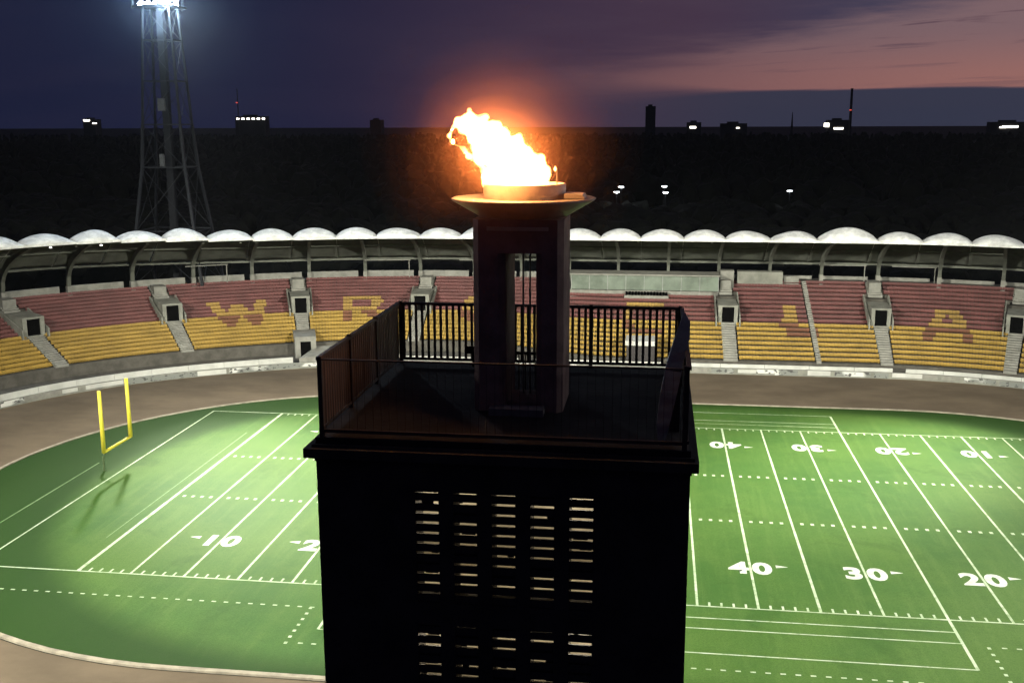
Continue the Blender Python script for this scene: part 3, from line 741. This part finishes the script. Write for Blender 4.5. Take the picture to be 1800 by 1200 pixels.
# ------------------------------------------------------------------ floodlight masts
def mast(x, y, label, lights):
    o = thing('floodlight_mast', (x, y, 0), label, 'floodlight', 'floodlight masts at the corners of the stadium')
    c = Vector((0, YC, 0)); d = (Vector((x*.25, YC, 0))-Vector((x, y, 0))).normalized(); r_ = Vector((-d.y, d.x, 0))
    B = Vector((x, y, 0))
    def hw(z): return lerp(7.6, 3.6, min(1, z/30)) if z < 30 else lerp(3.6, 2.3, (z-30)/24)
    lv = [0, 9, 18.5, 29, 36, 43, 49.5, 55]
    def cn(z, k):
        sx, sy = ((-1, -1), (1, -1), (1, 1), (-1, 1))[k]; h = hw(z); return B+Vector((sx*h, sy*h*.7, z))
    for k in range(4):
        p = MB()
        for a, b in zip(lv, lv[1:]): p.bar(cn(a, k), cn(b, k), .42 if a < 30 else .32, .42 if a < 30 else .32)
        p.build('leg', M_mast, o)
    for z in lv[1:]:
        p = MB()
        for k in range(4): p.bar(cn(z, k), cn(z, (k+1) % 4), .16, .2)
        p.build('ring_brace', M_mast, o)
    for a, b in zip(lv, lv[1:]):
        p = MB()
        for k in range(4):
            p.bar(cn(a, k), cn(b, (k+1) % 4), .08, .08); p.bar(cn(a, (k+1) % 4), cn(b, k), .08, .08)
        p.build('cross_brace', M_mast, o)
    p = MB(); p.box(x-.55, x+.55, y-.55, y+.55, 0, 54); p.build('stair_cage', mat('cage_mesh', (.011, .012, .015), .8), o)
    p = MB(); p.box(x-.5, x+.2, y-2.8, y-2.3, 29.2, 31.2); p.build('service_cabinet', M_cab, o)
    p = MB(); p.box(x-.3, x+.9, y-2.6, y-2.2, 38.2, 40.2); p.build('service_cabinet', M_cab, o)
    # lamp head: a leaning rack with rows of lamps
    hc = B+Vector((0, 0, 58.8)); tilt = (d*.94+Vector((0, 0, -.34))).normalized(); u_ = r_.cross(tilt).normalized()
    if u_.z < 0: u_ = -u_
    p = MB()
    for q in range(6): p.bar(hc+u_*(q-2.5)*1.7-r_*4.2, hc+u_*(q-2.5)*1.7+r_*4.2, .25, .25)
    for q in (-4, -1.4, 1.4, 4): p.bar(hc+r_*q-u_*4.6, hc+r_*q+u_*4.6, .25, .25)
    p.bar(B+Vector((0, 0, 54)), hc+u_*1.5-tilt*.3, .9, .9); p.build('lamp_rack', M_mast, o)
    p = MB(); p.box(x-3.4, x+3.4, y-2.6, y+2.6, 54.6, 54.9); p.build('gantry_deck', M_mast, o)
    for q in range(5):
        for w_ in range(6):
            c = hc+u_*(q-2)*1.25+r_*(w_-2.5)*1.1-u_*1.2+tilt*.15
            p = MB(); p.tube(c, c+tilt*.35, .34, .56, 10); p.tube(c+tilt*.352, c+tilt*.36, .54, .54, 10, 1)
            p.build('lamp', [M_mast, M_lamp], o)
    L = bpy.data.lights.new('glow_spill', 'POINT'); L.energy = 6e4 if y > 0 and x < 0 else 1e3; L.color = (.55, .76, 1.0); L.shadow_soft_size = 1.5  # point light added in front of the rack to make the air glow
    q = link('glow_spill', L, o); q.location = hc+tilt*4-u_*2.6
    for (tx_, ty_, tz_, en, ang, bl) in lights:
        L = bpy.data.lights.new('flood_beam', 'SPOT'); L.energy = en; L.spot_size = math.radians(ang); L.spot_blend = bl; L.color = (1.0, .98, .84); L.shadow_soft_size = 3.2
        q = link('flood_beam', L, o); pos = hc+tilt*1.2; q.location = pos-0*B
        q.rotation_euler = (Vector((tx_, ty_, tz_))-pos).to_track_quat('-Z', 'Y').to_euler()
kE = 1e5
def stand_beams(pts, en): return [(*SP(q, 63, 5.0), en*kE, 25, .75) for q in pts]
mast(-80.5, 95, 'tall lattice floodlight mast with glaring lamps behind the left of the stand', [(-42, 29, 0, 18*kE, 22, 1.), (-36, 20, 0, 6*kE, 52, 1.), (0, 15, 0, 5.5*kE, 44, 1.)])
mast(80.5, 95, 'lattice floodlight mast beyond the right end of the stand', [(25, 38, 0, 18*kE, 22, 1.), (36, 15, 0, 3.6*kE, 50, 1.), (0, 15, 0, 4.5*kE, 44, 1.)])
mast(-80.5, -49, 'lattice floodlight mast beside the near left corner of the track', stand_beams((-92, -60, -25), 1.8)+stand_beams((15, 45), 2.7)+[(-34, 22, 0, 9*kE, 88, .9)])
mast(80.5, -49, 'lattice floodlight mast beside the near right corner of the track', stand_beams((-80, -48, -15), 3.0)+stand_beams((20, 52), 2.6)+[(15, 20, 0, 6.2*kE, 86, .9)])

# ------------------------------------------------------------------ distance: wood, town lights
wd_ = MB(); random.seed(4)
ico = bmesh.new(); bmesh.ops.create_icosphere(ico, subdivisions=2, radius=1); iv = [v.co.copy() for v in ico.verts]; jf = [[v.index for v in f.verts] for f in ico.faces]; ico.free()
for k in range(6600):
    y = 125+2300*random.random()**1.9; x = random.uniform(-.78, .6)*(y+76)
    if abs(x) < 125 and y < 122: continue
    h = random.uniform(8, 15)*(1 if y < 900 else 1.2); h = min(h, 9.5) if y < 330 else h; r = random.uniform(3, 6.5)
    i = len(wd_.v)
    for v in iv:
        j = random.uniform(.82, 1.15); wd_.v.append((x+v.x*r*j, y+v.y*r*j, max(.0, h*.55+v.z*h*.5*j)))
    for f in jf: wd_.f.append(tuple(i+q for q in f)); wd_.m.append(0)
tag(wd_.build('woodland', M_leaf, fix=False), 'dark mass of woodland stretching behind the stadium to the horizon', 'woodland', kind='stuff')
def street_lamp(px, py, dist, label, two=False):
    c = at(px, py, dist); o = thing('street_lamp', (c.x, c.y, 0), label, 'lamp', 'lit lamps in the dark wood')
    p = MB(); p.tube((c.x, c.y, 0), (c.x, c.y, c.z), .14, .09, 8); p.build('pole', M_mast, o)
    p = MB(); p.box(c.x-1.0, c.x+1.0, c.y-.5, c.y+.4, c.z, c.z+.2); p.build('lamp_hood', M_mast, o)
    p = MB(); p.lathe([(0, -.42), (.55, -.36), (.85, -.1), (.9, -.003)], (c.x, c.y-.3, c.z), 14); p.build('lamp_globe', M_citywhite, o, True)
street_lamp(1092, 328, 300, 'higher lamp of the close pair of white lights in the dark wood')
street_lamp(1084, 337, 290, 'lower lamp of the close pair of white lights in the dark wood')
street_lamp(1168, 327, 300, 'white lamp right of the flame in the dark wood, upper of two')
street_lamp(1170, 338, 290, 'brightest white lamp right of the flame in the dark wood, lower of two')
street_lamp(1388, 335, 300, 'lone white lamp in the dark wood at right')
DD = 2500; PX = (DD+76)/1861
def tower_block(px, wpx, top, label, lights=(), cat='building', name='distant_building', stepped=False):
    c = at(px, 222, DD); h = 35.9+(221-top)*PX; hw_ = wpx*PX/2
    o = thing(name, (c.x, DD, 0), label, cat)
    p = MB(); p.box(c.x-hw_, c.x+hw_, DD, DD+30, 0, h); p.build('wall', M_city, o)
    p = MB(); p.box(c.x-hw_*.5, c.x+hw_*.35, DD+4, DD+20, h, h+4); p.build('roof_house', M_city, o)
    for (lx, ly, lw, lh) in lights:
        q = at(lx, ly, DD-1); p = MB(); p.box(q.x-lw*PX/2, q.x+lw*PX/2, DD-1, DD-.2, q.z-lh*PX/2, q.z+lh*PX/2); p.build('lit_window', M_citylight, o)
tower_block(1143, 17, 192, 'tall dark tower block on the horizon right of the flame')
tower_block(660, 20, 213, 'low dark tower block on the horizon left of the flame')
tower_block(440, 56, 206, 'long building on the horizon with a row of lit windows, right of the mast', [(418+9*k, 209, 5, 2.2) for k in range(6)])
tower_block(157, 24, 210, 'low building with a bright white light on the horizon at far left', [(152, 212, 12, 2.6), (166, 217, 8, 1.6)])
tower_block(1220, 24, 219, 'low building with one white light on the horizon near the tower block', [(1218, 224, 10, 3)])
tower_block(1290, 44, 221, 'low factory hall on the horizon left of the spire', [(1297, 225, 5, 1.5)])
tower_block(1473, 34, 216, 'lit industrial hall beside the tall chimney on the horizon', [(1453, 220, 8, 6), (1474, 226, 15, 2.6)])
tower_block(1775, 60, 220, 'low building with a long white light strip at the right edge of the horizon', [(1776, 223, 24, 3), (1763, 224, 10, 2)])
def chimney(px, top, r0, r1, label, cat, name, beacon=None):
    c = at(px, 222, DD); h = 35.9+(221-top)*PX; o = thing(name, (c.x, DD, 0), label, cat)
    p = MB(); p.tube((c.x, DD, 0), (c.x, DD, h), r0, r1, 12); p.build('shaft', M_city, o)
    p = MB(); p.tube((c.x, DD, h-2), (c.x, DD, h), r1*1.25, r1*1.25, 12); p.build('cap', M_city, o)
    if beacon:
        z = 35.9+(221-beacon)*PX; p = MB(); p.box(c.x-4, c.x+1, DD-r0-1, DD-r0-.2, z-1.2, z+1.2); p.build('beacon', M_redlight, o)
chimney(1494, 165, 3.6, 2.6, 'tall thin chimney on the horizon under the pink sky', 'chimney', 'chimney', 200)
chimney(1392, 203, 4, .6, 'thin church spire on the horizon right of the lone lamp', 'spire', 'church_spire')
chimney(420, 158, 1.6, 1.0, 'slender radio mast with red beacon on the horizon right of the floodlight', 'mast', 'radio_mast', 182)

# ------------------------------------------------------------------ faint night haze in the air
hz = MB(); hz.box(-1500, 1500, -120, 2700, -1, 125); hzo = hz.build('haze', [])
hm = bpy.data.materials.new('night_haze'); hm.use_nodes = True; t = NT(hm.node_tree); t.n.clear()
pv = t.node('ShaderNodeVolumePrincipled'); pv.inputs['Color'].default_value = (.85, .9, 1, 1); pv.inputs['Density'].default_value = .00002; pv.inputs['Anisotropy'].default_value = .1
ou = t.node('ShaderNodeOutputMaterial'); t.l.new(pv.outputs[0], ou.inputs['Volume']); hzo.data.materials.append(hm)
tag(hzo, 'faint haze in the night air', 'haze', kind='stuff')

# scatter shells added for the glow round the visible lamp head, thinner outwards
lamp_glow = thing('lamp_glow', (-80.5, 94, 56), 'bluish layers added for the glow around the lamps of the left floodlight mast', 'lamp_glow'); lamp_glow['kind'] = 'stuff'
for k, (rx, den) in enumerate(((4, 6e-4), (7, 4e-4), (11, 2.6e-4), (16, 1.5e-4), (23, 8e-5), (32, 4e-5))):
    bm = bmesh.new(); bmesh.ops.create_icosphere(bm, subdivisions=4, radius=rx)
    for v in bm.verts: v.co *= 1+.15*noise.fractal(v.co.normalized()*1.2+Vector((k*2.3, 5, 0)), 1, 2, 3)
    me = bpy.data.meshes.new('lamp_glow_layer'); bm.to_mesh(me); bm.free()
    sm = bpy.data.materials.new('lamp_glow_scatter'); sm.use_nodes = True; t = NT(sm.node_tree); t.n.clear()
    vs = t.node('ShaderNodeVolumeScatter'); vs.inputs['Color'].default_value = (.62, .80, 1, 1); vs.inputs['Density'].default_value = den
    ou = t.node('ShaderNodeOutputMaterial'); t.l.new(vs.outputs[0], ou.inputs['Volume']); me.materials.append(sm)
    o = link('lamp_glow_layer', me, lamp_glow); o.matrix_parent_inverse = Matrix.Identity(4); o['kind'] = 'stuff'
